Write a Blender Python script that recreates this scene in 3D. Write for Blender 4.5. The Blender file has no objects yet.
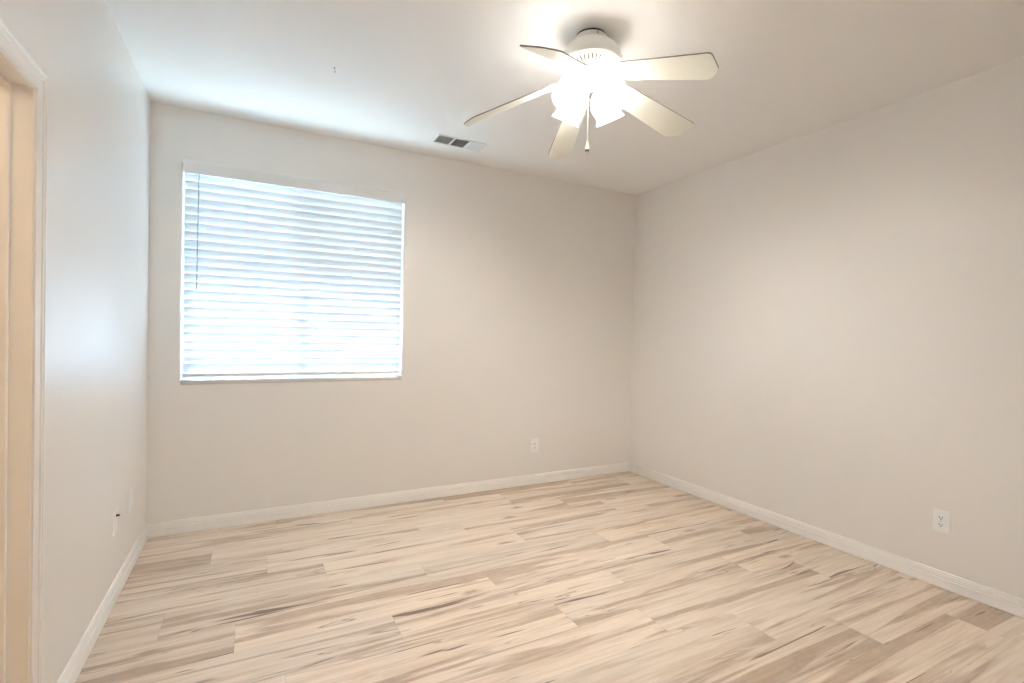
import bpy, bmesh, math, random
from mathutils import Vector, Matrix

S = bpy.context.scene
C = S.collection
PI = math.pi

# ------------------------------------------------------------------ camera
ROOM_W, ROOM_H, FRONT_Y = 3.873, 2.70, -4.16          # back wall y=0, right wall x=0
cam_d = bpy.data.cameras.new('camera')
cam = bpy.data.objects.new('camera', cam_d)
C.objects.link(cam)
cam_d.sensor_fit = 'HORIZONTAL'
cam_d.sensor_width = 36.0
cam_d.lens = 496.94 / 1024 * 36.0
cam_d.clip_start = 0.02
_yaw, _pitch, _roll = 0.4801, -0.0110, 0.0200
_f = Vector((math.sin(_yaw) * math.cos(_pitch), math.cos(_yaw) * math.cos(_pitch), math.sin(_pitch)))
_r = Vector((math.cos(_yaw), -math.sin(_yaw), 0))
_u = _r.cross(_f)
_r2 = _r * math.cos(_roll) + _u * math.sin(_roll)
_u2 = _u * math.cos(_roll) - _r * math.sin(_roll)
cam.matrix_world = Matrix(((_r2.x, _u2.x, -_f.x, -3.2933), (_r2.y, _u2.y, -_f.y, -3.7741),
                           (_r2.z, _u2.z, -_f.z, 1.2999), (0, 0, 0, 1)))
S.camera = cam

# ------------------------------------------------------------------ light and exposure
SKY_STRENGTH = 3.2
SUN_STRENGTH = 112.0
SHADE_EMIT = 5.6
BULB_EMIT = 830.0
HALL_WATTS = 8.8
EXPOSURE = 0.84

w = bpy.data.worlds.new('daylight'); S.world = w; w.use_nodes = True
bg = w.node_tree.nodes['Background']
bg.inputs[0].default_value = (0.54, 0.76, 1.0, 1)
bg.inputs[1].default_value = SKY_STRENGTH

sun_d = bpy.data.lights.new('sun', 'SUN'); sun = bpy.data.objects.new('sun', sun_d); C.objects.link(sun)
sun_d.energy = SUN_STRENGTH; sun_d.angle = math.radians(14); sun_d.color = (0.62, 0.81, 1.0)
sun.rotation_euler = Vector((0.10, -1.0, -1.07)).to_track_quat('-Z', 'Y').to_euler()

hall_d = bpy.data.lights.new('hall_light', 'POINT'); hall = bpy.data.objects.new('hall_light', hall_d); C.objects.link(hall)
hall_d.energy = HALL_WATTS; hall_d.color = (1.0, 0.84, 0.63); hall_d.shadow_soft_size = 0.12
hall.location = (-4.62, -3.15, 2.25)

S.view_settings.view_transform = 'Standard'
S.view_settings.look = 'None'
S.view_settings.gamma = 1.0
S.view_settings.use_curve_mapping = False
S.view_settings.exposure = EXPOSURE
S.cycles.max_bounces = 14
S.cycles.diffuse_bounces = 10
S.cycles.transparent_max_bounces = 16
S.cycles.sample_clamp_indirect = 8.0
S.cycles.caustics_reflective = False
S.cycles.caustics_refractive = False

# ------------------------------------------------------------------ materials
def mat(name, col, rough=0.5, spec=0.5, metal=0.0, bump=None, emit=None):
    m = bpy.data.materials.new(name); m.use_nodes = True
    nt = m.node_tree; b = nt.nodes['Principled BSDF']
    b.inputs['Base Color'].default_value = (*col, 1)
    b.inputs['Roughness'].default_value = rough
    b.inputs['Specular IOR Level'].default_value = spec
    b.inputs['Metallic'].default_value = metal
    if emit:
        b.inputs['Emission Color'].default_value = (*emit[0], 1)
        b.inputs['Emission Strength'].default_value = emit[1]
    # subtle procedural variation of the surface
    tc = nt.nodes.new('ShaderNodeTexCoord')
    nz = nt.nodes.new('ShaderNodeTexNoise')
    nz.inputs['Scale'].default_value = bump[0] if bump else 60
    nz.inputs['Detail'].default_value = 3
    nt.links.new(tc.outputs['Object'], nz.inputs['Vector'])
    bp = nt.nodes.new('ShaderNodeBump')
    bp.inputs['Strength'].default_value = bump[1] if bump else 0.02
    bp.inputs['Distance'].default_value = 0.002
    nt.links.new(nz.outputs['Fac'], bp.inputs['Height'])
    nt.links.new(bp.outputs['Normal'], b.inputs['Normal'])
    return m

M = {}
M['wall'] = mat('wall_paint', (0.855, 0.833, 0.805), 0.35, 0.55, bump=(140, 0.25))
M['ceiling'] = mat('ceiling_paint', (0.92, 0.912, 0.90), 0.7, 0.3, bump=(120, 0.2))
M['trim'] = mat('trim_paint', (0.95, 0.937, 0.915), 0.28, 0.5)
M['hall'] = mat('hall_paint', (0.80, 0.70, 0.56), 0.6, 0.3)
M['ext'] = mat('exterior_stucco', (0.62, 0.58, 0.52), 0.9, 0.2, bump=(90, 0.4))
M['ground'] = mat('patio_concrete', (0.27, 0.27, 0.26), 0.9, 0.2, bump=(30, 0.4))
M['sill'] = mat('marble_sill', (0.66, 0.645, 0.635), 0.22, 0.5)
M['vinyl'] = mat('white_vinyl', (0.88, 0.89, 0.90), 0.35, 0.5)
M['plate'] = mat('white_plastic', (0.93, 0.945, 0.955), 0.3, 0.5)
M['slot'] = mat('dark_slot', (0.03, 0.028, 0.026), 0.6, 0.3)
M['screw'] = mat('plate_screw', (0.70, 0.69, 0.67), 0.35, 0.5)
M['fan'] = mat('fan_enamel', (0.84, 0.85, 0.82), 0.3, 0.5)
M['blade'] = mat('blade_laminate', (0.80, 0.80, 0.72), 0.45, 0.4)
M['edge'] = mat('blade_edge_shade', (0.36, 0.33, 0.29), 0.6, 0.3)  # blade rims coloured dark to stand in for the shade on them
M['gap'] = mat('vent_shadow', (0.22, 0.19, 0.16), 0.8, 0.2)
M['brass'] = mat('cream_knob', (0.80, 0.70, 0.50), 0.35, 0.5)
M['black'] = mat('black_ring', (0.02, 0.018, 0.015), 0.4, 0.5)
M['chain'] = mat('pull_chain_metal', (0.60, 0.55, 0.46), 0.3, 0.5, 0.7)
M['wand'] = mat('wand_plastic', (0.52, 0.55, 0.60), 0.3, 0.5)
M['cord'] = mat('blind_cord', (0.82, 0.83, 0.84), 0.8, 0.2)
M['vent'] = mat('vent_enamel', (0.80, 0.79, 0.77), 0.4, 0.4)
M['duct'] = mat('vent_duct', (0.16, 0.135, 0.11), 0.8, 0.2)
M['steel'] = mat('hook_steel', (0.42, 0.42, 0.43), 0.4, 0.5, 0.3)
M['shade'] = mat('lit_frosted_glass', (0.95, 0.93, 0.88), 0.25, 0.5, emit=((1.0, 0.94, 0.89), SHADE_EMIT))
M['soft_bulb'] = mat('lit_soft_bulb', (1, 0.95, 0.85), 0.3, 0.5, emit=((1.0, 0.94, 0.89), BULB_EMIT * 0.55))
M['bulb'] = mat('lit_bulb', (1, 0.95, 0.85), 0.3, 0.5, emit=((1.0, 0.94, 0.89), BULB_EMIT))

# translucent slats
m = bpy.data.materials.new('blind_slat'); m.use_nodes = True; nt = m.node_tree
b = nt.nodes['Principled BSDF']
b.inputs['Base Color'].default_value = (0.86, 0.88, 0.90, 1); b.inputs['Roughness'].default_value = 0.4
tr = nt.nodes.new('ShaderNodeBsdfTranslucent'); tr.inputs[0].default_value = (0.86, 0.90, 0.94, 1)
mx = nt.nodes.new('ShaderNodeMixShader'); mx.inputs[0].default_value = 0.20
nt.links.new(b.outputs[0], mx.inputs[1]); nt.links.new(tr.outputs[0], mx.inputs[2])
nt.links.new(mx.outputs[0], nt.nodes['Material Output'].inputs[0]); M['slat'] = m
# window glass: clear with a faint reflection
m = bpy.data.materials.new('window_glass'); m.use_nodes = True; nt = m.node_tree
nt.nodes.remove(nt.nodes['Principled BSDF'])
t = nt.nodes.new('ShaderNodeBsdfTransparent'); t.inputs[0].default_value = (0.93, 0.96, 0.95, 1)
g = nt.nodes.new('ShaderNodeBsdfGlossy'); g.inputs['Roughness'].default_value = 0.02
mx = nt.nodes.new('ShaderNodeMixShader'); mx.inputs[0].default_value = 0.06
nt.links.new(t.outputs[0], mx.inputs[1]); nt.links.new(g.outputs[0], mx.inputs[2])
nt.links.new(mx.outputs[0], nt.nodes['Material Output'].inputs[0]); M['glass'] = m
# insect screen
m = bpy.data.materials.new('insect_screen'); m.use_nodes = True; nt = m.node_tree
b = nt.nodes['Principled BSDF']; b.inputs['Base Color'].default_value = (0.12, 0.12, 0.13, 1)
t = nt.nodes.new('ShaderNodeBsdfTransparent')
mx = nt.nodes.new('ShaderNodeMixShader'); mx.inputs[0].default_value = 0.24
nt.links.new(t.outputs[0], mx.inputs[1]); nt.links.new(b.outputs[0], mx.inputs[2])
nt.links.new(mx.outputs[0], nt.nodes['Material Output'].inputs[0]); M['screen'] = m


def floor_material():
    m = bpy.data.materials.new('maple_plank_floor'); m.use_nodes = True
    nt = m.node_tree; N = nt.nodes; L = nt.links
    b = N['Principled BSDF']

    def node(t, **kw):
        n = N.new(t)
        for k, v in kw.items():
            setattr(n, k, v)
        return n

    def math_(op, a, bb=None, clamp=False):
        n = node('ShaderNodeMath', operation=op, use_clamp=clamp)
        for i, v in enumerate((a, bb)):
            if v is None: continue
            if isinstance(v, (int, float)): n.inputs[i].default_value = v
            else: L.new(v, n.inputs[i])
        return n.outputs[0]

    def ramp(fac, stops):
        n = node('ShaderNodeValToRGB')
        e = n.color_ramp.elements
        while len(e) < len(stops): e.new(0.5)
        for el, (p, c) in zip(e, stops):
            el.position = p; el.color = (*c, 1) if len(c) == 3 else c
        L.new(fac, n.inputs[0]); return n.outputs['Color']

    def smooth(v, lo, hi):
        n = node('ShaderNodeMapRange', interpolation_type='SMOOTHSTEP')
        n.inputs['From Min'].default_value = lo; n.inputs['From Max'].default_value = hi
        L.new(v, n.inputs['Value']); return n.outputs['Result']

    def mixc(f, a, bb, mode='MIX'):
        n = node('ShaderNodeMix', data_type='RGBA', blend_type=mode)
        if isinstance(f, (int, float)): n.inputs[0].default_value = f
        else: L.new(f, n.inputs[0])
        for i, v in ((6, a), (7, bb)):
            if isinstance(v, tuple): n.inputs[i].default_value = (*v, 1)
            else: L.new(v, n.inputs[i])
        return n.outputs[2]

    tc = node('ShaderNodeTexCoord')
    geo = node('ShaderNodeNewGeometry')
    rnd = geo.outputs['Random Per Island']
    sep = node('ShaderNodeSeparateXYZ'); L.new(tc.outputs['Object'], sep.inputs[0])
    offx = math_('MULTIPLY', rnd, 37.0)
    offz = math_('MULTIPLY', rnd, 91.0)

    def vec(sx, sy, extra=0.0):
        c = node('ShaderNodeCombineXYZ')
        L.new(math_('MULTIPLY', math_('ADD', sep.outputs[0], offx), sx), c.inputs[0])
        L.new(math_('MULTIPLY', sep.outputs[1], sy), c.inputs[1])
        L.new(math_('ADD', offz, extra), c.inputs[2]); return c.outputs[0]

    def noise(v, detail=2.0, rough=0.5, dist=0.0, scale=1.0):
        n = node('ShaderNodeTexNoise')
        n.inputs['Scale'].default_value = scale; n.inputs['Detail'].default_value = detail
        n.inputs['Roughness'].default_value = rough; n.inputs['Distortion'].default_value = dist
        L.new(v, n.inputs['Vector']); return n.outputs['Fac']

    broad = noise(vec(0.62, 10.0), 3.5, 0.55, 0.8)               # broad heartwood bands
    band = smooth(broad, 0.515, 0.60)
    edge = math_('SUBTRACT', 1.0, smooth(math_('ABSOLUTE', math_('SUBTRACT', broad, 0.522)), 0.001, 0.011), True)
    edge_m = smooth(noise(vec(1.7, 6.0, 11.0), 1.0), 0.48, 0.62)
    edge = math_('MULTIPLY', edge, edge_m)
    fine = noise(vec(2.2, 95.0, 5.0), 5.0, 0.65, 0.3)         # fine fibre
    mid = noise(vec(2.0, 24.0, 23.0), 4.0, 0.6, 0.6)
    blot = noise(vec(5.0, 16.0, 41.0), 3.0, 0.6, 1.2)
    # short dark mineral cracks
    crk = noise(vec(1.6, 26.0, 61.0), 2.0, 0.5, 0.7)
    crack = smooth(crk, 0.675, 0.72)
    # knots
    vor = node('ShaderNodeTexVoronoi'); L.new(vec(1.7, 5.0, 3.0), vor.inputs['Vector'])
    vor.inputs['Scale'].default_value = 1.0
    knot = math_('SUBTRACT', 1.0, smooth(math_('ADD', vor.outputs['Distance'], math_('MULTIPLY', blot, 0.22)), 0.13, 0.25), True)

    col = mixc(smooth(mid, 0.40, 0.68), (0.86, 0.762, 0.66), (0.745, 0.625, 0.508))
    heart = mixc(smooth(blot, 0.35, 0.68), (0.55, 0.415, 0.30), (0.42, 0.30, 0.21))
    col = mixc(math_('MULTIPLY', band, 0.74), col, heart)
    col = mixc(math_('MULTIPLY', edge, 0.75), col, (0.235, 0.150, 0.098))
    col = mixc(math_('MULTIPLY', crack, 0.85), col, (0.19, 0.120, 0.078))
    col = mixc(math_('MULTIPLY', knot, 0.7), col, (0.27, 0.175, 0.115))
    col = mixc(0.45, col, ramp(fine, [(0.25, (0.55, 0.52, 0.49)), (0.6, (1, 1, 1))]), 'MULTIPLY')
    tone = ramp(rnd, [(0.0, (0.86, 0.845, 0.82)), (0.5, (0.98, 0.97, 0.96)), (1.0, (1.0, 0.97, 0.93))])
    col = mixc(1.0, col, tone, 'MULTIPLY')
    L.new(col, b.inputs['Base Color'])
    L.new(math_('ADD', math_('MULTIPLY', fine, 0.12), 0.34), b.inputs['Roughness'])
    b.inputs['Specular IOR Level'].default_value = 0.45
    bp = node('ShaderNodeBump'); bp.inputs['Strength'].default_value = 0.12; bp.inputs['Distance'].default_value = 0.0006
    L.new(fine, bp.inputs['Height']); L.new(bp.outputs[0], b.inputs['Normal'])
    return m

M['floor'] = floor_material()
M['floor_gap'] = mat('plank_joint', (0.34, 0.25, 0.18), 0.8, 0.2)

# ------------------------------------------------------------------ helpers
def obj(name, bm, mats, parent=None, smooth=False, label=None, loc=None):
    me = bpy.data.meshes.new(name)
    bmesh.ops.recalc_face_normals(bm, faces=bm.faces)
    bm.to_mesh(me); bm.free()
    for mm in (mats if isinstance(mats, (list, tuple)) else [mats]):
        me.materials.append(mm)
    if smooth:
        for p in me.polygons: p.use_smooth = True
    o = bpy.data.objects.new(name, me); C.objects.link(o)
    if parent: o.parent = parent
    if loc: o.location = loc
    if label: o['label'] = label
    return o


def sharp(o, deg=35):
    me = o.data
    bm = bmesh.new(); bm.from_mesh(me)
    for e in bm.edges:
        if len(e.link_faces) == 2 and e.calc_face_angle(0) > math.radians(deg): e.smooth = False
    for f in bm.faces: f.smooth = True
    bm.to_mesh(me); bm.free()
    return o


def struct(name, bm, mats, **kw):
    o = obj(name, bm, mats, **kw); o['kind'] = 'structure'; return o


def thing(name, label, cat, loc, group=None):
    o = bpy.data.objects.new(name, None); C.objects.link(o)
    o.location = loc; o['label'] = label; o['category'] = cat; o.empty_display_size = 0.1
    if group: o['group'] = group
    return o


def box(bm, x0, x1, y0, y1, z0, z1, mi=0, bevel=0.0):
    r = bmesh.ops.create_cube(bm, size=1.0)
    vs = r['verts']
    for v in vs:
        v.co = Vector(((x0 + x1) / 2 + v.co.x * (x1 - x0), (y0 + y1) / 2 + v.co.y * (y1 - y0), (z0 + z1) / 2 + v.co.z * (z1 - z0)))
    fs = {f for v in vs for f in v.link_faces}
    for f in fs: f.material_index = mi
    if bevel:
        es = list({e for v in vs for e in v.link_edges})
        bmesh.ops.bevel(bm, geom=es, offset=bevel, segments=2, affect='EDGES', profile=0.5)
    return vs


def lathe(bm, prof, seg=48, mi=0, M_=None, cap0=False, cap1=False):
    rings = []
    for (r, z) in prof:
        if r < 1e-6:
            rings.append([bm.verts.new((0, 0, z))])
        else:
            rings.append([bm.verts.new((r * math.cos(2 * PI * i / seg), r * math.sin(2 * PI * i / seg), z)) for i in range(seg)])
    fs = []
    for a, b_ in zip(rings, rings[1:]):
        for i in range(seg):
            j = (i + 1) % seg
            if len(a) == 1 and len(b_) == 1: continue
            if len(a) == 1: fs.append(bm.faces.new((a[0], b_[i], b_[j])))
            elif len(b_) == 1: fs.append(bm.faces.new((a[i], a[j], b_[0])))
            else: fs.append(bm.faces.new((a[i], a[j], b_[j], b_[i])))
    if cap0 and len(rings[0]) > 1: fs.append(bm.faces.new(rings[0]))
    if cap1 and len(rings[-1]) > 1: fs.append(bm.faces.new(rings[-1]))
    for f in fs: f.material_index = mi
    vs = [v for r in rings for v in r]
    if M_ is not None: bmesh.ops.transform(bm, matrix=M_, verts=vs)
    return vs


def tube(bm, pts, rad, seg=10, mi=0):
    pts = [Vector(p) for p in pts]
    rings = []
    for i, p in enumerate(pts):
        d = (pts[min(i + 1, len(pts) - 1)] - pts[max(i - 1, 0)]).normalized()
        a = d.orthogonal().normalized() if i == 0 else (prev - d * prev.dot(d)).normalized()
        prev = a
        c = d.cross(a)
        rr = rad[i] if isinstance(rad, (list, tuple)) else rad
        rings.append([bm.verts.new(p + (a * math.cos(2 * PI * k / seg) + c * math.sin(2 * PI * k / seg)) * rr) for k in range(seg)])
    for r0, r1 in zip(rings, rings[1:]):
        for k in range(seg):
            f = bm.faces.new((r0[k], r0[(k + 1) % seg], r1[(k + 1) % seg], r1[k])); f.material_index = mi
    for r in (rings[0], rings[-1]):
        bm.faces.new(r).material_index = mi


def extrude_profile(bm, prof, path, mi=0):
    """prof: (out, up) points closed; path: list of (origin, out_vec, up_vec) mitred stations"""
    rings = []
    for (o_, ov, uv) in path:
        rings.append([bm.verts.new(Vector(o_) + Vector(ov) * a + Vector(uv) * c) for a, c in prof])
    n = len(prof)
    for r0, r1 in zip(rings, rings[1:]):
        for k in range(n):
            bm.faces.new((r0[k], r0[(k + 1) % n], r1[(k + 1) % n], r1[k])).material_index = mi
    bm.faces.new(rings[0]); bm.faces.new(rings[-1])


W, H = ROOM_W, ROOM_H
WT = 0.15                                   # exterior wall thickness
OX0, OX1, OZ0, OZ1 = -3.702, -2.278, 0.974, 2.352   # window opening
JT = 0.018
DY0, DY1, DZ = -2.635, -1.825, 1.998         # door opening in the left wall
LT = 0.115                                  # left wall thickness

# ------------------------------------------------------------------ floor of separate planks
bm = bmesh.new()
vs = [bm.verts.new((x, y, -0.0012)) for x, y in ((-W - LT, FRONT_Y), (0, FRONT_Y), (0, 0), (-W - LT, 0))]
bm.faces.new(vs).material_index = 1
box(bm, -W - LT, 0, FRONT_Y, 0, -0.12, -0.004, 1)
PW, PL, PY = 0.2267, 1.19, -0.142
joint = {0: -1.95, 1: -2.677, 2: -3.49, 3: -3.21, 4: -2.93, 5: -3.634, 6: -3.347, 7: -2.71, 8: -1.98,
         9: -1.638, 10: -1.258, 11: -2.05, 12: -0.308, 13: -2.6}
rr = random.Random(5)
row = 0
y1 = 0.0
while y1 > FRONT_Y:
    y0 = max(PY - PW * row, FRONT_Y)
    x = joint.get(row, -rr.uniform(0.2, 1.3))
    while x > -W: x -= PL
    while x < 0:
        a, b_ = max(x, -W) + 0.0003, min(x + PL, 0) - 0.0003
        if b_ - a > 0.01:
            bm.faces.new([bm.verts.new(p) for p in ((a, y0 + 0.0003, 0), (b_, y0 + 0.0003, 0), (b_, y1 - 0.0003, 0), (a, y1 - 0.0003, 0))])
        x += PL
    y1 = y0; row += 1
struct('floor', bm, [M['floor'], M['floor_gap']])

# ------------------------------------------------------------------ shell
bm = bmesh.new(); box(bm, -W - LT, WT, FRONT_Y - 0.1, WT, H, H + 0.12)
struct('ceiling', bm, M['ceiling'])

def rounded_opening_wall():
    """back wall with a bullnosed window opening"""
    bm = bmesh.new()
    box(bm, -W - LT, OX0, 0, WT, -0.1, H); box(bm, OX1, 0 + WT, 0, WT, -0.1, H)
    box(bm, OX0, OX1, 0, WT, -0.1, OZ0); box(bm, OX0, OX1, 0, WT, OZ1, H)
    bmesh.ops.remove_doubles(bm, verts=bm.verts, dist=1e-5)
    return bm

def plaster_back():
    bm = bmesh.new()
    R_, n = 0.012, 5
    # rings of the opening: flat wall edge, rounded arris, then the reveal
    rings = []
    def ring(off, y):
        return [bm.verts.new((OX0 - off, y, OZ0 - off)), bm.verts.new((OX1 + off, y, OZ0 - off)),
                bm.verts.new((OX1 + off, y, OZ1 + off)), bm.verts.new((OX0 - off, y, OZ1 + off))]
    for i in range(n + 1):
        a = i / n * PI / 2
        rings.append(ring(R_ * (1 - math.sin(a)), R_ * (1 - math.cos(a))))
    rings.append(ring(0, WT))
    for a, b_ in zip(rings, rings[1:]):
        for k in range(4):
            f = bm.faces.new((a[k], a[(k + 1) % 4], b_[(k + 1) % 4], b_[k]))
    o = [bm.verts.new(p) for p in ((-W - LT, 0, -0.1), (0.1, 0, -0.1), (0.1, 0, H + 0.02), (-W - LT, 0, H + 0.02))]
    for k in range(4):
        bm.faces.new((o[k], o[(k + 1) % 4], rings[0][(k + 1) % 4], rings[0][k]))
    ob = [bm.verts.new(p) for p in ((-W - LT, WT, -0.1), (0.1, WT, -0.1), (0.1, WT, H + 0.02), (-W - LT, WT, H + 0.02))]
    for k in range(4):
        bm.faces.new((ob[(k + 1) % 4], ob[k], rings[-1][k], rings[-1][(k + 1) % 4])).material_index = 1
        bm.faces.new((o[(k + 1) % 4], o[k], ob[k], ob[(k + 1) % 4]))
    return bm
struct('wall_back', plaster_back(), [M['wall'], M['ext']])
bm = bmesh.new(); box(bm, 0, WT, FRONT_Y - 0.1, 0, -0.1, H); struct('wall_right', bm, M['wall'])
bm = bmesh.new(); box(bm, -W - LT, 0, FRONT_Y - 0.1, FRONT_Y, -0.1, H); struct('wall_front', bm, M['wall'])
bm = bmesh.new()
box(bm, -W - LT, -W, DY1 + JT, 0, -0.1, H); box(bm, -W - LT, -W, FRONT_Y, DY0 - JT, -0.1, H); box(bm, -W - LT, -W, DY0 - JT, DY1 + JT, DZ + JT, H)
struct('wall_left', bm, M['wall'])

# hall beyond the doorway
HX = -5.05
bm = bmesh.new()
box(bm, HX - 0.1, HX, -4.2, -0.9, -0.1, H)
box(bm, HX, -W - LT, -0.9, -0.8, -0.1, H)
box(bm, HX, -W - LT, -4.3, -4.2, -0.1, H)
struct('wall_hall', bm, M['hall'])
bm = bmesh.new(); box(bm, HX - 0.1, -W - LT, -4.3, -0.8, H, H + 0.1); struct('ceiling_hall', bm, M['ceiling'])
bm = bmesh.new(); box(bm, HX - 0.1, -W - LT, -4.3, -0.8, -0.1, -0.002); struct('floor_hall', bm, M['floor'])

# ------------------------------------------------------------------ baseboards
BP = [(0, 0), (0.0165, 0), (0.0190, 0.004), (0.0190, 0.009), (0.0165, 0.0125), (0.0165, 0.050), (0.0120, 0.0515), (0.0120, 0.0545),
      (0.0145, 0.057), (0.0140, 0.062), (0.0105, 0.066), (0.0105, 0.0735), (0.0075, 0.075), (0.0075, 0.0785), (0.0085, 0.0805), (0.0065, 0.0845), (0, 0.086)]
Z = (0, 0, 1)
bm = bmesh.new()
extrude_profile(bm, BP, [((-W, 0, 0), (1, -1, 0), Z), ((0, 0, 0), (-1, -1, 0), Z)])
sharp(struct('baseboard_back', bm, M['trim']), 50)
bm = bmesh.new()
extrude_profile(bm, BP, [((0, 0, 0), (-1, -1, 0), Z), ((0, FRONT_Y, 0), (-1, 1, 0), Z)])
sharp(struct('baseboard_right', bm, M['trim']), 50)
bm = bmesh.new()
extrude_profile(bm, BP, [((-W, DY1 + 0.064, 0), (1, 0, 0), Z), ((-W, 0, 0), (1, -1, 0), Z)])
sharp(struct('baseboard_left', bm, M['trim']), 50)
bm = bmesh.new()
extrude_profile(bm, BP, [((-W, FRONT_Y, 0), (1, 1, 0), Z), ((0, FRONT_Y, 0), (-1, 1, 0), Z)])
sharp(struct('baseboard_front', bm, M['trim']), 50)

# ------------------------------------------------------------------ doorway: jamb, stop, casing
bm = bmesh.new()
box(bm, -W - LT - 0.004, -W + 0.001, DY1, DY1 + JT, 0, DZ + JT)          # latch jamb
box(bm, -W - LT - 0.004, -W + 0.001, DY0 - JT, DY0, 0, DZ + JT)
box(bm, -W - LT - 0.004, -W + 0.001, DY0, DY1, DZ, DZ + JT)
jamb = struct('door_1', bm, M['trim'])
bm = bmesh.new()                                                             # door stop strips
sx0, sx1 = -W - 0.088, -W - 0.048
box(bm, sx0, sx1, DY1 - 0.012, DY1, 0, DZ, bevel=0.003)
box(bm, sx0, sx1, DY0, DY0 + 0.012, 0, DZ, bevel=0.003)
box(bm, sx0, sx1, DY0 + 0.012, DY1 - 0.012, DZ - 0.012, DZ, bevel=0.003)
obj('door_stop', bm, M['trim'], jamb)
CW = 0.058
CP = [(0, 0), (0.009, 0), (0.0115, 0.005), (0.0115, 0.016), (0.0075, 0.018), (0.0075, 0.022), (0.0120, 0.027), (0.0125, 0.046), (0.0085, 0.048), (0.0085, 0.052),
      (0.0165, 0.057), (0.0165, 0.068), (0.0140, 0.071), (0.0195, 0.076), (0.0195, 0.084), (0.016, 0.088), (0, 0.088)]
CP = [(a * 0.80, c * CW / 0.088) for a, c in CP]
rv = 0.006
bm = bmesh.new()
X0 = -W
extrude_profile(bm, CP, [((X0, DY1 + rv, 0), (1, 0, 0), (0, 1, 0)), ((X0, DY1 + rv, DZ + rv), (1, 0, 0), (0, 1, 1)),
                         ((X0, DY0 - rv, DZ + rv), (1, 0, 0), (0, -1, 1)), ((X0, DY0 - rv, 0), (1, 0, 0), (0, -1, 0))])
sharp(struct('trim_1', bm, M['trim']), 50)

# ------------------------------------------------------------------ window frame, glass, screen
bm = bmesh.new()
fy0, fy1 = 0.085, 0.135
F = 0.045
box(bm, OX0, OX0 + F, fy0, fy1, OZ0, OZ1, bevel=0.003); box(bm, OX1 - F, OX1, fy0, fy1, OZ0, OZ1, bevel=0.003)
box(bm, OX0 + F, OX1 - F, fy0, fy1, OZ0, OZ0 + F, bevel=0.003); box(bm, OX0 + F, OX1 - F, fy0, fy1, OZ1 - F, OZ1, bevel=0.003)
win = struct('window_1', bm, M['vinyl'])
bm = bmesh.new(); box(bm, OX0 + 0.001, OX1 - 0.001, -0.010, fy0, 0.947, 0.975, bevel=0.007)
obj('window_sill', bm, M['sill'], win, label='grey polished window sill')
MX = -2.985
bm = bmesh.new(); box(bm, MX - 0.03, MX + 0.03, fy0 + 0.004, fy1 - 0.004, OZ0 + F, OZ1 - F, bevel=0.003)
obj('meeting_stile', bm, M['vinyl'], win)
for x0, x1 in ((OX0 + F, MX - 0.03), (MX + 0.03, OX1 - F)):
    bm = bmesh.new(); box(bm, x0, x1, 0.108, 0.113, OZ0 + F, OZ1 - F); obj('pane', bm, M['glass'], win)
bm = bmesh.new()
bm.faces.new([bm.verts.new(p) for p in ((MX, 0.138, OZ0 + 0.02), (OX1, 0.138, OZ0 + 0.02), (OX1, 0.138, OZ1 - 0.02), (MX, 0.138, OZ1 - 0.02))])
obj('insect_screen', bm, M['screen'], win)

# outside: unseen eave, added to shade the upper part of the blind, and patio
bm = bmesh.new(); box(bm, -8, 3, WT, 1.20, 2.70, 2.90); struct('added_eave', bm, M['ext'])
bm = bmesh.new(); box(bm, -20, 16, WT + 0.002, 30, -0.35, -0.15); struct('ground', bm, M['ground'])

# ------------------------------------------------------------------ window blind
SX0, SX1 = OX0 + 0.007, OX1 - 0.007
BY = 0.040                                  # blind plane inside the reveal
blind = thing('window_blind', 'white horizontal slat blind, closed, glowing in the only window', 'blind', ((OX0 + OX1) / 2, 0, OZ0))
bx, bz = blind.location.x, blind.location.z
LOC = (-bx, 0, -bz)
# valance with crown profile and returned ends
VP = [(0.0, 2.300), (0.004, 2.297), (0.007, 2.303), (0.007, 2.316), (0.009, 2.322), (0.0095, 2.346), (0.013, 2.354), (0.013, 2.360), (0.018, 2.366), (0.018, 2.377), (0.0, 2.377)]
bm = bmesh.new()
vx0, vx1 = OX0 + 0.006, OX1 + 0.004
prof = [(a, z) for a, z in VP]
extrude_profile(bm, prof, [((vx0, 0.0, 0), (-0.35, -1, 0), Z), ((vx1, 0.0, 0), (0.35, -1, 0), Z)])
box(bm, vx0 + 0.01, vx1 - 0.012, 0.0, 0.010, 2.302, OZ1 - 0.002)
val = sharp(obj('valance', bm, M['vinyl'], blind, loc=LOC), 40)
bm = bmesh.new(); box(bm, SX0, SX1, BY - 0.026, BY + 0.026, 2.302, OZ1 - 0.002, bevel=0.002)
obj('headrail', bm, M['vinyl'], blind, loc=LOC)
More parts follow.
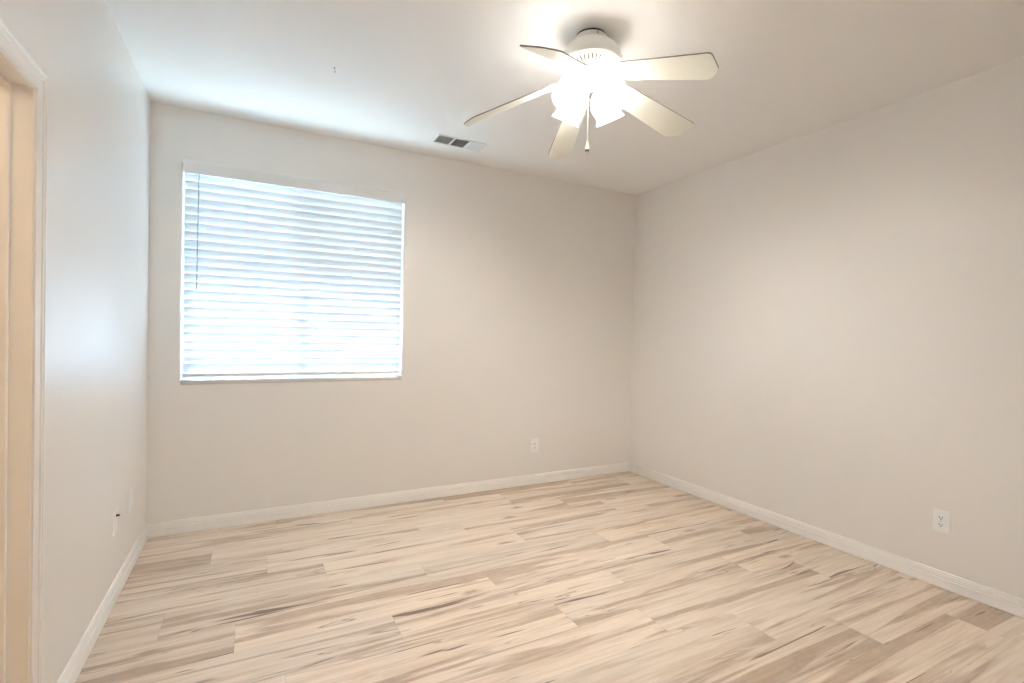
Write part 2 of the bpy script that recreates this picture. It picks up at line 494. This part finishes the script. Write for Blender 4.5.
# slats
bm = bmesh.new()
PITCH, SW, TH, TILT = 0.0540, 0.0670, 0.0028, math.radians(71)
z = 2.279
nslat = 0
rs = random.Random(3)
zs = []
zlist = []
while z > 1.075:
    zlist.append(z); z -= PITCH
zlist += [zlist[-1] - 0.040]
for z in zlist:
    zs.append(z)
    t_ = TILT + math.radians(rs.uniform(-1.2, 1.2))
    d = Vector((0, math.cos(t_), -math.sin(t_)))       # from the room edge outwards and down
    nrm = Vector((0, -math.sin(t_), -math.cos(t_)))
    n = 6
    loops = []
    for xx in (SX0 + rs.uniform(-.001, .001), SX1 + rs.uniform(-.001, .001)):
        up_, dn_ = [], []
        for i in range(n + 1):
            s = (i / n - 0.5) * SW
            crown = 0.0030 * (1 - (2 * s / SW) ** 2)
            e_ = TH / 2 * (0.5 if i in (0, n) else 1.0)
            p = Vector((xx, BY, z)) + d * s + nrm * crown
            up_.append(bm.verts.new(p + nrm * e_)); dn_.append(bm.verts.new(p - nrm * e_))
        loops.append(up_ + dn_[::-1])
    k = len(loops[0])
    for i in range(k):
        bm.faces.new((loops[0][i], loops[0][(i + 1) % k], loops[1][(i + 1) % k], loops[1][i]))
    bm.faces.new(loops[0]); bm.faces.new(loops[1])
sharp(obj('slats', bm, M['slat'], blind, loc=LOC), 50)
bm = bmesh.new(); box(bm, SX0, SX1, BY - 0.030, BY + 0.030, 0.992, 1.018, bevel=0.004)
obj('bottom_rail', bm, M['vinyl'], blind, loc=LOC)
for xx in (-3.60, -3.345, -2.635, -2.385):
    bm = bmesh.new()
    for dx in (-0.006, 0.006):
        pts = [(xx + dx, BY - 0.0145, 2.302)]
        for zz in zs:
            pts += [(xx + dx, BY - 0.0165, zz + 0.031)]
        pts += [(xx + dx, BY - 0.032, 1.005)]
        tube(bm, pts, 0.0008, 5)
    obj('ladder_cord', bm, M['cord'], blind, loc=LOC)
bm = bmesh.new()
tube(bm, [(-3.614, -0.004, 2.303), (-3.615, -0.006, 2.28)], 0.002, 8)
tube(bm, [(-3.615, -0.006, 2.285), (-3.620, -0.008, 1.575)], 0.0042, 6)
tube(bm, [(-3.620, -0.008, 1.575), (-3.620, -0.008, 1.552)], [0.0055, 0.0042], 6)
obj('wand', bm, M['wand'], blind, loc=LOC, label='thin grey tilt wand')

# ------------------------------------------------------------------ ceiling fan
FX, FY = -1.916, -1.864
fan = thing('ceiling_fan', 'white five-blade ceiling fan with lit bell-shaped glass shades', 'ceiling fan', (FX, FY, H))
def zc(prof): return [(r, z - H) for r, z in prof]
bm = bmesh.new()
lathe(bm, zc([(0.0, 2.6995), (0.0690, 2.6995), (0.0690, 2.690), (0.0745, 2.6895), (0.0755, 2.684), (0.0750, 2.668), (0.071, 2.654), (0.060, 2.648), (0, 2.648)]), 56)
lathe(bm, zc([(0.0696, 2.6996), (0.0696, 2.6900)]), 56, 2)  # dark band painted in as the shadow gap below the ceiling
for a in (0.3, 2.4, 4.5):
    lathe(bm, [(0.0, 0.003), (0.004, 0.002), (0.005, 0)], 10, 1, Matrix.Translation((0.0757 * math.cos(a), 0.0757 * math.sin(a), 2.679 - H)) @ Matrix.Rotation(a, 4, 'Z') @ Matrix.Rotation(PI / 2, 4, 'Y'))
sharp(obj('canopy', bm, [M['fan'], M['steel'], M['slot']], fan))
bm = bmesh.new()
lathe(bm, zc([(0.0, 2.656), (0.070, 2.656), (0.092, 2.653), (0.112, 2.645), (0.127, 2.632), (0.137, 2.614), (0.1415, 2.594), (0.1425, 2.574), (0.1405, 2.566), (0.137, 2.563),
               (0.134, 2.565), (0.125, 2.570), (0, 2.572)]), 72)
mot = sharp(obj('motor_housing', bm, M['fan'], fan))
# reverse switch on the housing side
bm = bmesh.new(); box(bm, -0.003, 0.003, -0.004, 0.004, -0.012, 0.012, bevel=0.001)
o = obj('reverse_switch', bm, M['screw'], mot); aa = math.radians(-40)
o.location = (0.1425 * math.cos(aa), 0.1425 * math.sin(aa), 2.59 - H); o.rotation_euler = (0, 0, aa)
# slotted underside of the motor
bm = bmesh.new()
nsl = 40
prof_v = [(0.133, 2.5635), (0.128, 2.557), (0.082, 2.541)]
lathe(bm, zc([(0.134, 2.5655), (0.133, 2.5600), (0.127, 2.5545)]), nsl * 2)
lathe(bm, zc([(0.090, 2.5420), (0.084, 2.5400), (0.072, 2.5370), (0.0, 2.5370)]), nsl * 2)
for i in range(nsl):
    for part, wfrac in (((0.127, 2.5545), 0.55),):
        a0 = 2 * PI * i / nsl; da = 2 * PI / nsl * wfrac / 2
        q = []
        for (r, z_) in ((0.127, 2.5545), (0.090, 2.5420)):
            for s in (-1, 1):
                q.append((r * math.cos(a0 + s * da), r * math.sin(a0 + s * da), z_ - H))
        lo = [bm.verts.new(p) for p in (q[0], q[1], q[3], q[2])]
        hi = [bm.verts.new((p[0], p[1], p[2] + 0.006)) for p in (q[0], q[1], q[3], q[2])]
        bm.faces.new(lo); bm.faces.new(hi[::-1])
        for k in range(4): bm.faces.new((lo[k], lo[(k + 1) % 4], hi[(k + 1) % 4], hi[k]))
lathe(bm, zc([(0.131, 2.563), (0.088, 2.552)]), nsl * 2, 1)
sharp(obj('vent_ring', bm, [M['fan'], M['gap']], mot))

# blades: sagging outwards, each with its own bracket
BL_R, BL_PH = 0.600, math.radians(287.5)
tipz = [2.345, 2.378, 2.340, 2.322, 2.340]
ROOT_R, ROOT_Z = 0.150, 2.487
PIT = math.radians(16)
def blade_outline():
    # (along, across) anticlockwise, along measured from the bracket
    n = 8; pts = []
    Lr = BL_R - ROOT_R
    hw0, hw1 = 0.056, 0.073
    # root rounded
    for i in range(n + 1):
        a = PI / 2 + PI * i / n
        pts.append((0.030 + 0.030 * math.cos(a), hw0 * math.sin(a)))
    # lower tip corner
    for u, v in ((Lr - 0.016, -hw1), (Lr - 0.005, -hw1 * 0.96), (Lr, -hw1 * 0.84),
                 (Lr, hw1 * 0.12), (Lr - 0.008, hw1 * 0.36), (Lr - 0.026, hw1 * 0.66), (Lr - 0.044, hw1 * 0.88), (Lr - 0.060, hw1 * 0.98), (Lr - 0.078, hw1)):
        pts.append((u, v))
    return pts
for k in range(5):
    a = BL_PH + k * 2 * PI / 5
    drop = math.atan2(ROOT_Z - tipz[k], BL_R - ROOT_R)
    slen = math.hypot(ROOT_Z - tipz[k], BL_R - ROOT_R) / (BL_R - ROOT_R)
    Mb = Matrix.Rotation(a, 4, 'Z') @ Matrix.Translation((ROOT_R, 0, ROOT_Z - H)) @ Matrix.Rotation(drop, 4, 'Y') @ Matrix.Rotation(-PIT, 4, 'X')
    bm = bmesh.new()
    out = [(u * slen, v) for u, v in blade_outline()]
    th = 0.0028
    lo = [bm.verts.new((u, v, -th)) for u, v in out]; hi = [bm.verts.new((u, v, th)) for u, v in out]
    bm.faces.new(lo[::-1]); bm.faces.new(hi)
    for i in range(len(out)):
        j = (i + 1) % len(out)
        bm.faces.new((lo[i], lo[j], hi[j], hi[i])).material_index = 1
    bmesh.ops.transform(bm, matrix=Mb, verts=bm.verts)
    bl = obj('blade', bm, [M['blade'], M['edge']], fan)
    # bracket: arm from the motor, flaring to a three-lobed plate under the blade
    bm = bmesh.new()
    pl = [(-0.018, 0.013), (0.004, 0.018), (0.022, 0.040), (0.044, 0.047), (0.056, 0.036), (0.052, 0.020), (0.074, 0.014), (0.086, 0.0),
          (0.074, -0.014), (0.052, -0.020), (0.056, -0.036), (0.044, -0.047), (0.022, -0.040), (0.004, -0.018), (-0.018, -0.013)]
    lo = [bm.verts.new((u, v, -th - 0.0045)) for u, v in pl]; hi = [bm.verts.new((u, v, -th - 0.0002)) for u, v in pl]
    bm.faces.new(lo[::-1]); bm.faces.new(hi)
    for i in range(len(pl)):
        j = (i + 1) % len(pl); bm.faces.new((lo[i], lo[j], hi[j], hi[i]))
    for (u, v) in ((0.040, 0.032), (0.040, -0.032), (0.070, 0.0)):
        lathe(bm, [(0, -0.0025), (0.004, -0.0018), (0.0055, 0)], 10, 1, Matrix.Translation((u, v, -th - 0.0045)))
    bmesh.ops.transform(bm, matrix=Mb, verts=bm.verts)
    Rz = Matrix.Rotation(a, 4, 'Z')
    p_end = Mb @ Vector((-0.006, 0, -0.006))
    p0 = Rz @ Vector((0.062, 0, 2.530 - H)); p1 = Rz @ Vector((0.095, 0, 2.520 - H))
    ring_pts = [p0, (p0 + p1) / 2, p1, (p1 + p_end) / 2 + Vector((0, 0, -0.004)), p_end]
    side = Rz.to_3x3() @ Vector((0, 1, 0))
    prev_ring = None
    for i, p in enumerate(ring_pts):
        hw = (0.022, 0.017, 0.013, 0.012, 0.015)[i]
        rg = [bm.verts.new(p + side * s_ * hw + Vector((0, 0, zz))) for s_, zz in ((-1, -0.003), (1, -0.003), (1, 0.003), (-1, 0.003))]
        if prev_ring:
            for q_ in range(4): bm.faces.new((prev_ring[q_], prev_ring[(q_ + 1) % 4], rg[(q_ + 1) % 4], rg[q_]))
        else: bm.faces.new(rg)
        prev_ring = rg
    bm.faces.new(prev_ring)
    obj('blade_bracket', bm, [M['fan'], M['screw']], bl)

# switch housing and light kit
bm = bmesh.new()
lathe(bm, zc([(0.0, 2.540), (0.060, 2.538), (0.064, 2.530), (0.060, 2.522), (0.050, 2.519), (0.054, 2.512), (0.056, 2.490), (0.052, 2.478), (0.040, 2.468),
              (0.026, 2.464), (0.022, 2.456), (0.010, 2.448), (0.0, 2.447)]), 48)
sharp(obj('switch_housing', bm, M['fan'], fan))
VIEW = math.radians(54.2)
def shade_at(az, tilt, L0):
    n = Vector((math.cos(az) * math.sin(tilt), math.sin(az) * math.sin(tilt), -math.cos(tilt)))
    base = Vector((0.056 * math.cos(az), 0.056 * math.sin(az), 2.514 - H))
    Mx = Matrix.Translation(base) @ (Vector((0, 0, 1)).rotation_difference(n)).to_matrix().to_4x4()
    bm = bmesh.new()
    o_ = [(0.029, 0.038), (0.034, 0.040), (0.045, 0.049), (0.057, 0.062), (0.0680, 0.080), (0.0745, 0.102), (0.0740, 0.122), (0.0690, 0.140),
          (0.0635, 0.152), (0.0630, 0.158), (0.0660, 0.167), (0.0710, 0.177), (0.0755, 0.186)]
    o_ = [(0.029 + (r - 0.029) * 0.88, s) for r, s in o_]
    i_ = [(r - 0.003, s) for r, s in o_][::-1]
    lathe(bm, o_ + i_ + [o_[0]], 44, 0, Mx)
    sh = obj('lamp_shade', bm, M['shade'], fan, smooth=True, label='glowing frosted glass bell shade')
    bm = bmesh.new()
    lathe(bm, [(0, -0.012), (0.020, -0.010), (0.022, 0.010), (0.030, 0.024), (0.034, 0.036), (0.034, 0.044), (0.030, 0.046), (0, 0.046)], 28, 0, Mx)
    sharp(obj('shade_fitter', bm, M['fan'], sh))
    bm = bmesh.new()
    lathe(bm, [(0.0, 0.046), (0.012, 0.047), (0.014, 0.066), (0.022, 0.086), (0.030, 0.106), (0.0285, 0.122), (0.018, 0.135), (0, 0.140)], 24, 0, Mx)
    obj('bulb', bm, M['bulb'] if math.cos(az - VIEW) > 0 else M['soft_bulb'], sh, smooth=True)
    return sh
for k in range(4):
    shade_at(VIEW + math.radians(49 + 90 * k), math.radians(32), 0)
# pull chain hanging from the near side of the switch housing
cpx, cpy = -0.046 * math.cos(VIEW - 0.12), -0.046 * math.sin(VIEW - 0.12)
bm = bmesh.new()
zz = 2.490
tube(bm, [(cpx * 0.95, cpy * 0.95, 2.489 - H), (cpx * 1.12, cpy * 1.12, 2.487 - H), (cpx * 1.16, cpy * 1.16, 2.480 - H)], 0.0022, 8)
tube(bm, [(cpx * 1.16, cpy * 1.16, 2.482 - H), (cpx * 1.16, cpy * 1.16, 2.195 - H)], 0.0014, 6)
zb = 2.478
while zb > 2.196:
    bmesh.ops.create_icosphere(bm, subdivisions=1, radius=0.0024, matrix=Matrix.Translation((cpx * 1.16, cpy * 1.16, zb - H)))
    zb -= 0.0052
ch = obj('pull_chain', bm, M['chain'], fan, smooth=True)
bm = bmesh.new()
Mt = Matrix.Translation((cpx * 1.16, cpy * 1.16, 2.155 - H))
lathe(bm, [(0, 0.042), (0.003, 0.041), (0.0045, 0.034), (0.0035, 0.028), (0.0075, 0.020), (0.0090, 0.010), (0.0085, 0.006)], 20, 0, Mt)
lathe(bm, [(0.0085, 0.006), (0.0098, 0.004), (0.0098, -0.004), (0.006, -0.006)], 20, 1, Mt)
lathe(bm, [(0.006, -0.006), (0.0035, -0.009), (0.0048, -0.013), (0.0035, -0.017), (0, -0.018)], 20, 0, Mt)
sharp(obj('pull_knob', bm, [M['brass'], M['black']], ch, label='small cream and black pull knob'))

# ------------------------------------------------------------------ ceiling vent (three-way register)
vx0, vx1, vy0, vy1 = -2.152, -1.806, -0.428, -0.294
vent = thing('ceiling_vent', 'small white three-way air register in the ceiling near the window wall', 'vent', ((vx0 + vx1) / 2, (vy0 + vy1) / 2, H))
LV = (-(vx0 + vx1) / 2, -(vy0 + vy1) / 2, -H)
bm = bmesh.new()
fr = 0.014
zt, zb_ = H - 0.0002, H - 0.0055
def frame_rect(bm, x0, x1, y0, y1, f, z0, z1, bev=0.0015):
    box(bm, x0 - f, x1 + f, y0 - f, y0, z0, z1, bevel=bev); box(bm, x0 - f, x1 + f, y1, y1 + f, z0, z1, bevel=bev)
    box(bm, x0 - f, x0, y0, y1, z0, z1, bevel=bev); box(bm, x1, x1 + f, y0, y1, z0, z1, bevel=bev)
frame_rect(bm, vx0, vx1, vy0, vy1, fr, zb_, zt)
wv = (vx1 - vx0)
d1, d2 = vx0 + wv * 0.335, vx0 + wv * 0.665
for dxx in (d1, d2): box(bm, dxx - 0.006, dxx + 0.006, vy0, vy1, zb_, zt)
obj('vent_frame', bm, M['vent'], vent, loc=LV)
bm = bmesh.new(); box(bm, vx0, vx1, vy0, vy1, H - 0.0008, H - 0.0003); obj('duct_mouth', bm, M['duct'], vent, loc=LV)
def louvres(x0, x1, axis, ang, n):
    bm = bmesh.new()
    L_ = 0.009
    for i in range(n):
        t_ = (i + 0.5) / n
        if axis == 'x':      # blades run along x, spaced in y
            c = vy0 + (vy1 - vy0) * t_
            dv = Vector((0, math.cos(ang), math.sin(ang))) * L_ / 2
            p = [Vector((x0, c, H - 0.0045)), Vector((x1, c, H - 0.0045))]
        else:
            c = x0 + (x1 - x0) * t_
            dv = Vector((math.cos(ang), 0, math.sin(ang))) * L_ / 2
            p = [Vector((c, vy0, H - 0.0045)), Vector((c, vy1, H - 0.0045))]
        nn = Vector((0, 0, 0.0005))
        vs = [bm.verts.new(q) for q in (p[0] - dv - nn, p[1] - dv - nn, p[1] + dv - nn, p[0] + dv - nn, p[0] - dv + nn, p[1] - dv + nn, p[1] + dv + nn, p[0] + dv + nn)]
        for f in ((0, 1, 2, 3), (7, 6, 5, 4), (0, 4, 5, 1), (1, 5, 6, 2), (2, 6, 7, 3), (3, 7, 4, 0)): bm.faces.new([vs[q] for q in f])
    obj('louvre_panel', bm, M['vent'], vent, loc=LV)
louvres(vx0 + 0.001, d1 - 0.006, 'y', math.radians(38), 9)
louvres(d1 + 0.006, d2 - 0.006, 'x', math.radians(40), 9)
louvres(d2 + 0.006, vx1 - 0.001, 'y', math.radians(-28), 10)

# ------------------------------------------------------------------ wall plates
def place(o, pos, facing):
    o.location = pos
    o.rotation_euler = (0, 0, {'-x': -PI / 2, '+x': PI / 2, '-y': 0}[facing])   # local front is -y
PWD, PHT = 0.078, 0.118
def plate_bm(screws):
    bm = bmesh.new()
    box(bm, -PWD / 2, PWD / 2, -0.006, 0.0, -PHT / 2, PHT / 2, bevel=0.0025)
    for s in screws:
        lathe(bm, [(0, 0.0012), (0.0025, 0.001), (0.0033, 0)], 14, 1, Matrix.Translation((0, -0.006, s)) @ Matrix.Rotation(PI / 2, 4, 'X'))
        box(bm, -0.0026, 0.0026, -0.0074, -0.0070, s - 0.0004, s + 0.0004, 2)
    return bm
def duplex(label, pos, facing):
    t = thing('wall_outlet', label, 'outlet', (0, 0, 0)); place(t, pos, facing)
    obj('cover_plate', plate_bm((0.0,)), [M['plate'], M['screw'], M['slot']], t)
    for s in (0.0195, -0.0195):
        bm = bmesh.new()
        n = 20; pts = []
        for i in range(n):                      # round face with flat top and bottom
            a = 2 * PI * i / n
            pts.append((0.0172 * math.cos(a), max(-0.0135, min(0.0135, 0.0172 * math.sin(a)))))
        f0 = [bm.verts.new((x, -0.0062, z + s)) for x, z in pts]; f1 = [bm.verts.new((x * .97, -0.0086, z * .97 + s)) for x, z in pts]
        for i in range(n): bm.faces.new((f0[i], f0[(i + 1) % n], f1[(i + 1) % n], f1[i]))
        bm.faces.new(f1)
        rec = obj('receptacle', bm, M['plate'], t)
        bm = bmesh.new()
        box(bm, -0.0078, -0.0050, -0.0090, -0.0084, s - 0.0020, s + 0.0072)
        box(bm, 0.0050, 0.0078, -0.0090, -0.0084, s - 0.0010, s + 0.0062)
        lathe(bm, [(0, 0.0006), (0.0029, 0.0006), (0.0029, 0)], 14, 0, Matrix.Translation((0, -0.0084, s - 0.0072)) @ Matrix.Rotation(PI / 2, 4, 'X'))
        obj('contact_slot', bm, M['slot'], rec)
    return t
duplex('white duplex outlet low on the right wall above the baseboard', (0, -2.490, 0.352), '-x')
duplex('white duplex outlet low on the window wall, right of the blind', (-1.086, 0, 0.340), '-y')
# cable jack plate on the left wall
t = thing('cable_jack_plate', 'white wall plate with dark round jack, on the left wall nearer the doorway', 'wall plate', (0, 0, 0)); place(t, (-W, -0.800, 0.372), '+x')
obj('cover_plate', plate_bm((0.042, -0.042)), [M['plate'], M['screw'], M['slot']], t)
bm = bmesh.new()
lathe(bm, [(0.0, 0.013), (0.0032, 0.013), (0.0045, 0.012), (0.0045, 0.002), (0.0075, 0.002), (0.0075, 0)], 16, 0, Matrix.Translation((0.012, -0.006, 0.026)) @ Matrix.Rotation(PI / 2, 4, 'X'))
obj('jack', bm, M['slot'], t, label='dark round jack')
# blank plate beyond it
t = thing('blank_wall_plate', 'plain white wall plate low on the left wall, nearer the window corner', 'wall plate', (0, 0, 0)); place(t, (-W, -0.455, 0.374), '+x')
obj('cover_plate', plate_bm((0.042, -0.042)), [M['plate'], M['screw'], M['slot']], t)

# ------------------------------------------------------------------ small hook left in the ceiling
bm = bmesh.new()
pts = [(0, 0, 0.0), (0, 0, -0.010)]
for i in range(9):
    a = PI / 2 - i / 8 * PI * 1.25
    pts.append((0.008 * math.cos(a), 0, -0.018 + 0.008 * math.sin(a)))
tube(bm, pts, 0.0013, 8)
lathe(bm, [(0, 0), (0.005, 0), (0.0045, -0.002), (0.0015, -0.003)], 14)
hk = obj('ceiling_hook', bm, M['steel'], None, smooth=True)
hk.location = (-2.930, -0.985, H - 0.0002); hk.rotation_euler = (0, 0, math.radians(60))
hk['label'] = 'tiny grey hook alone in the ceiling in front of the window'; hk['category'] = 'hook'
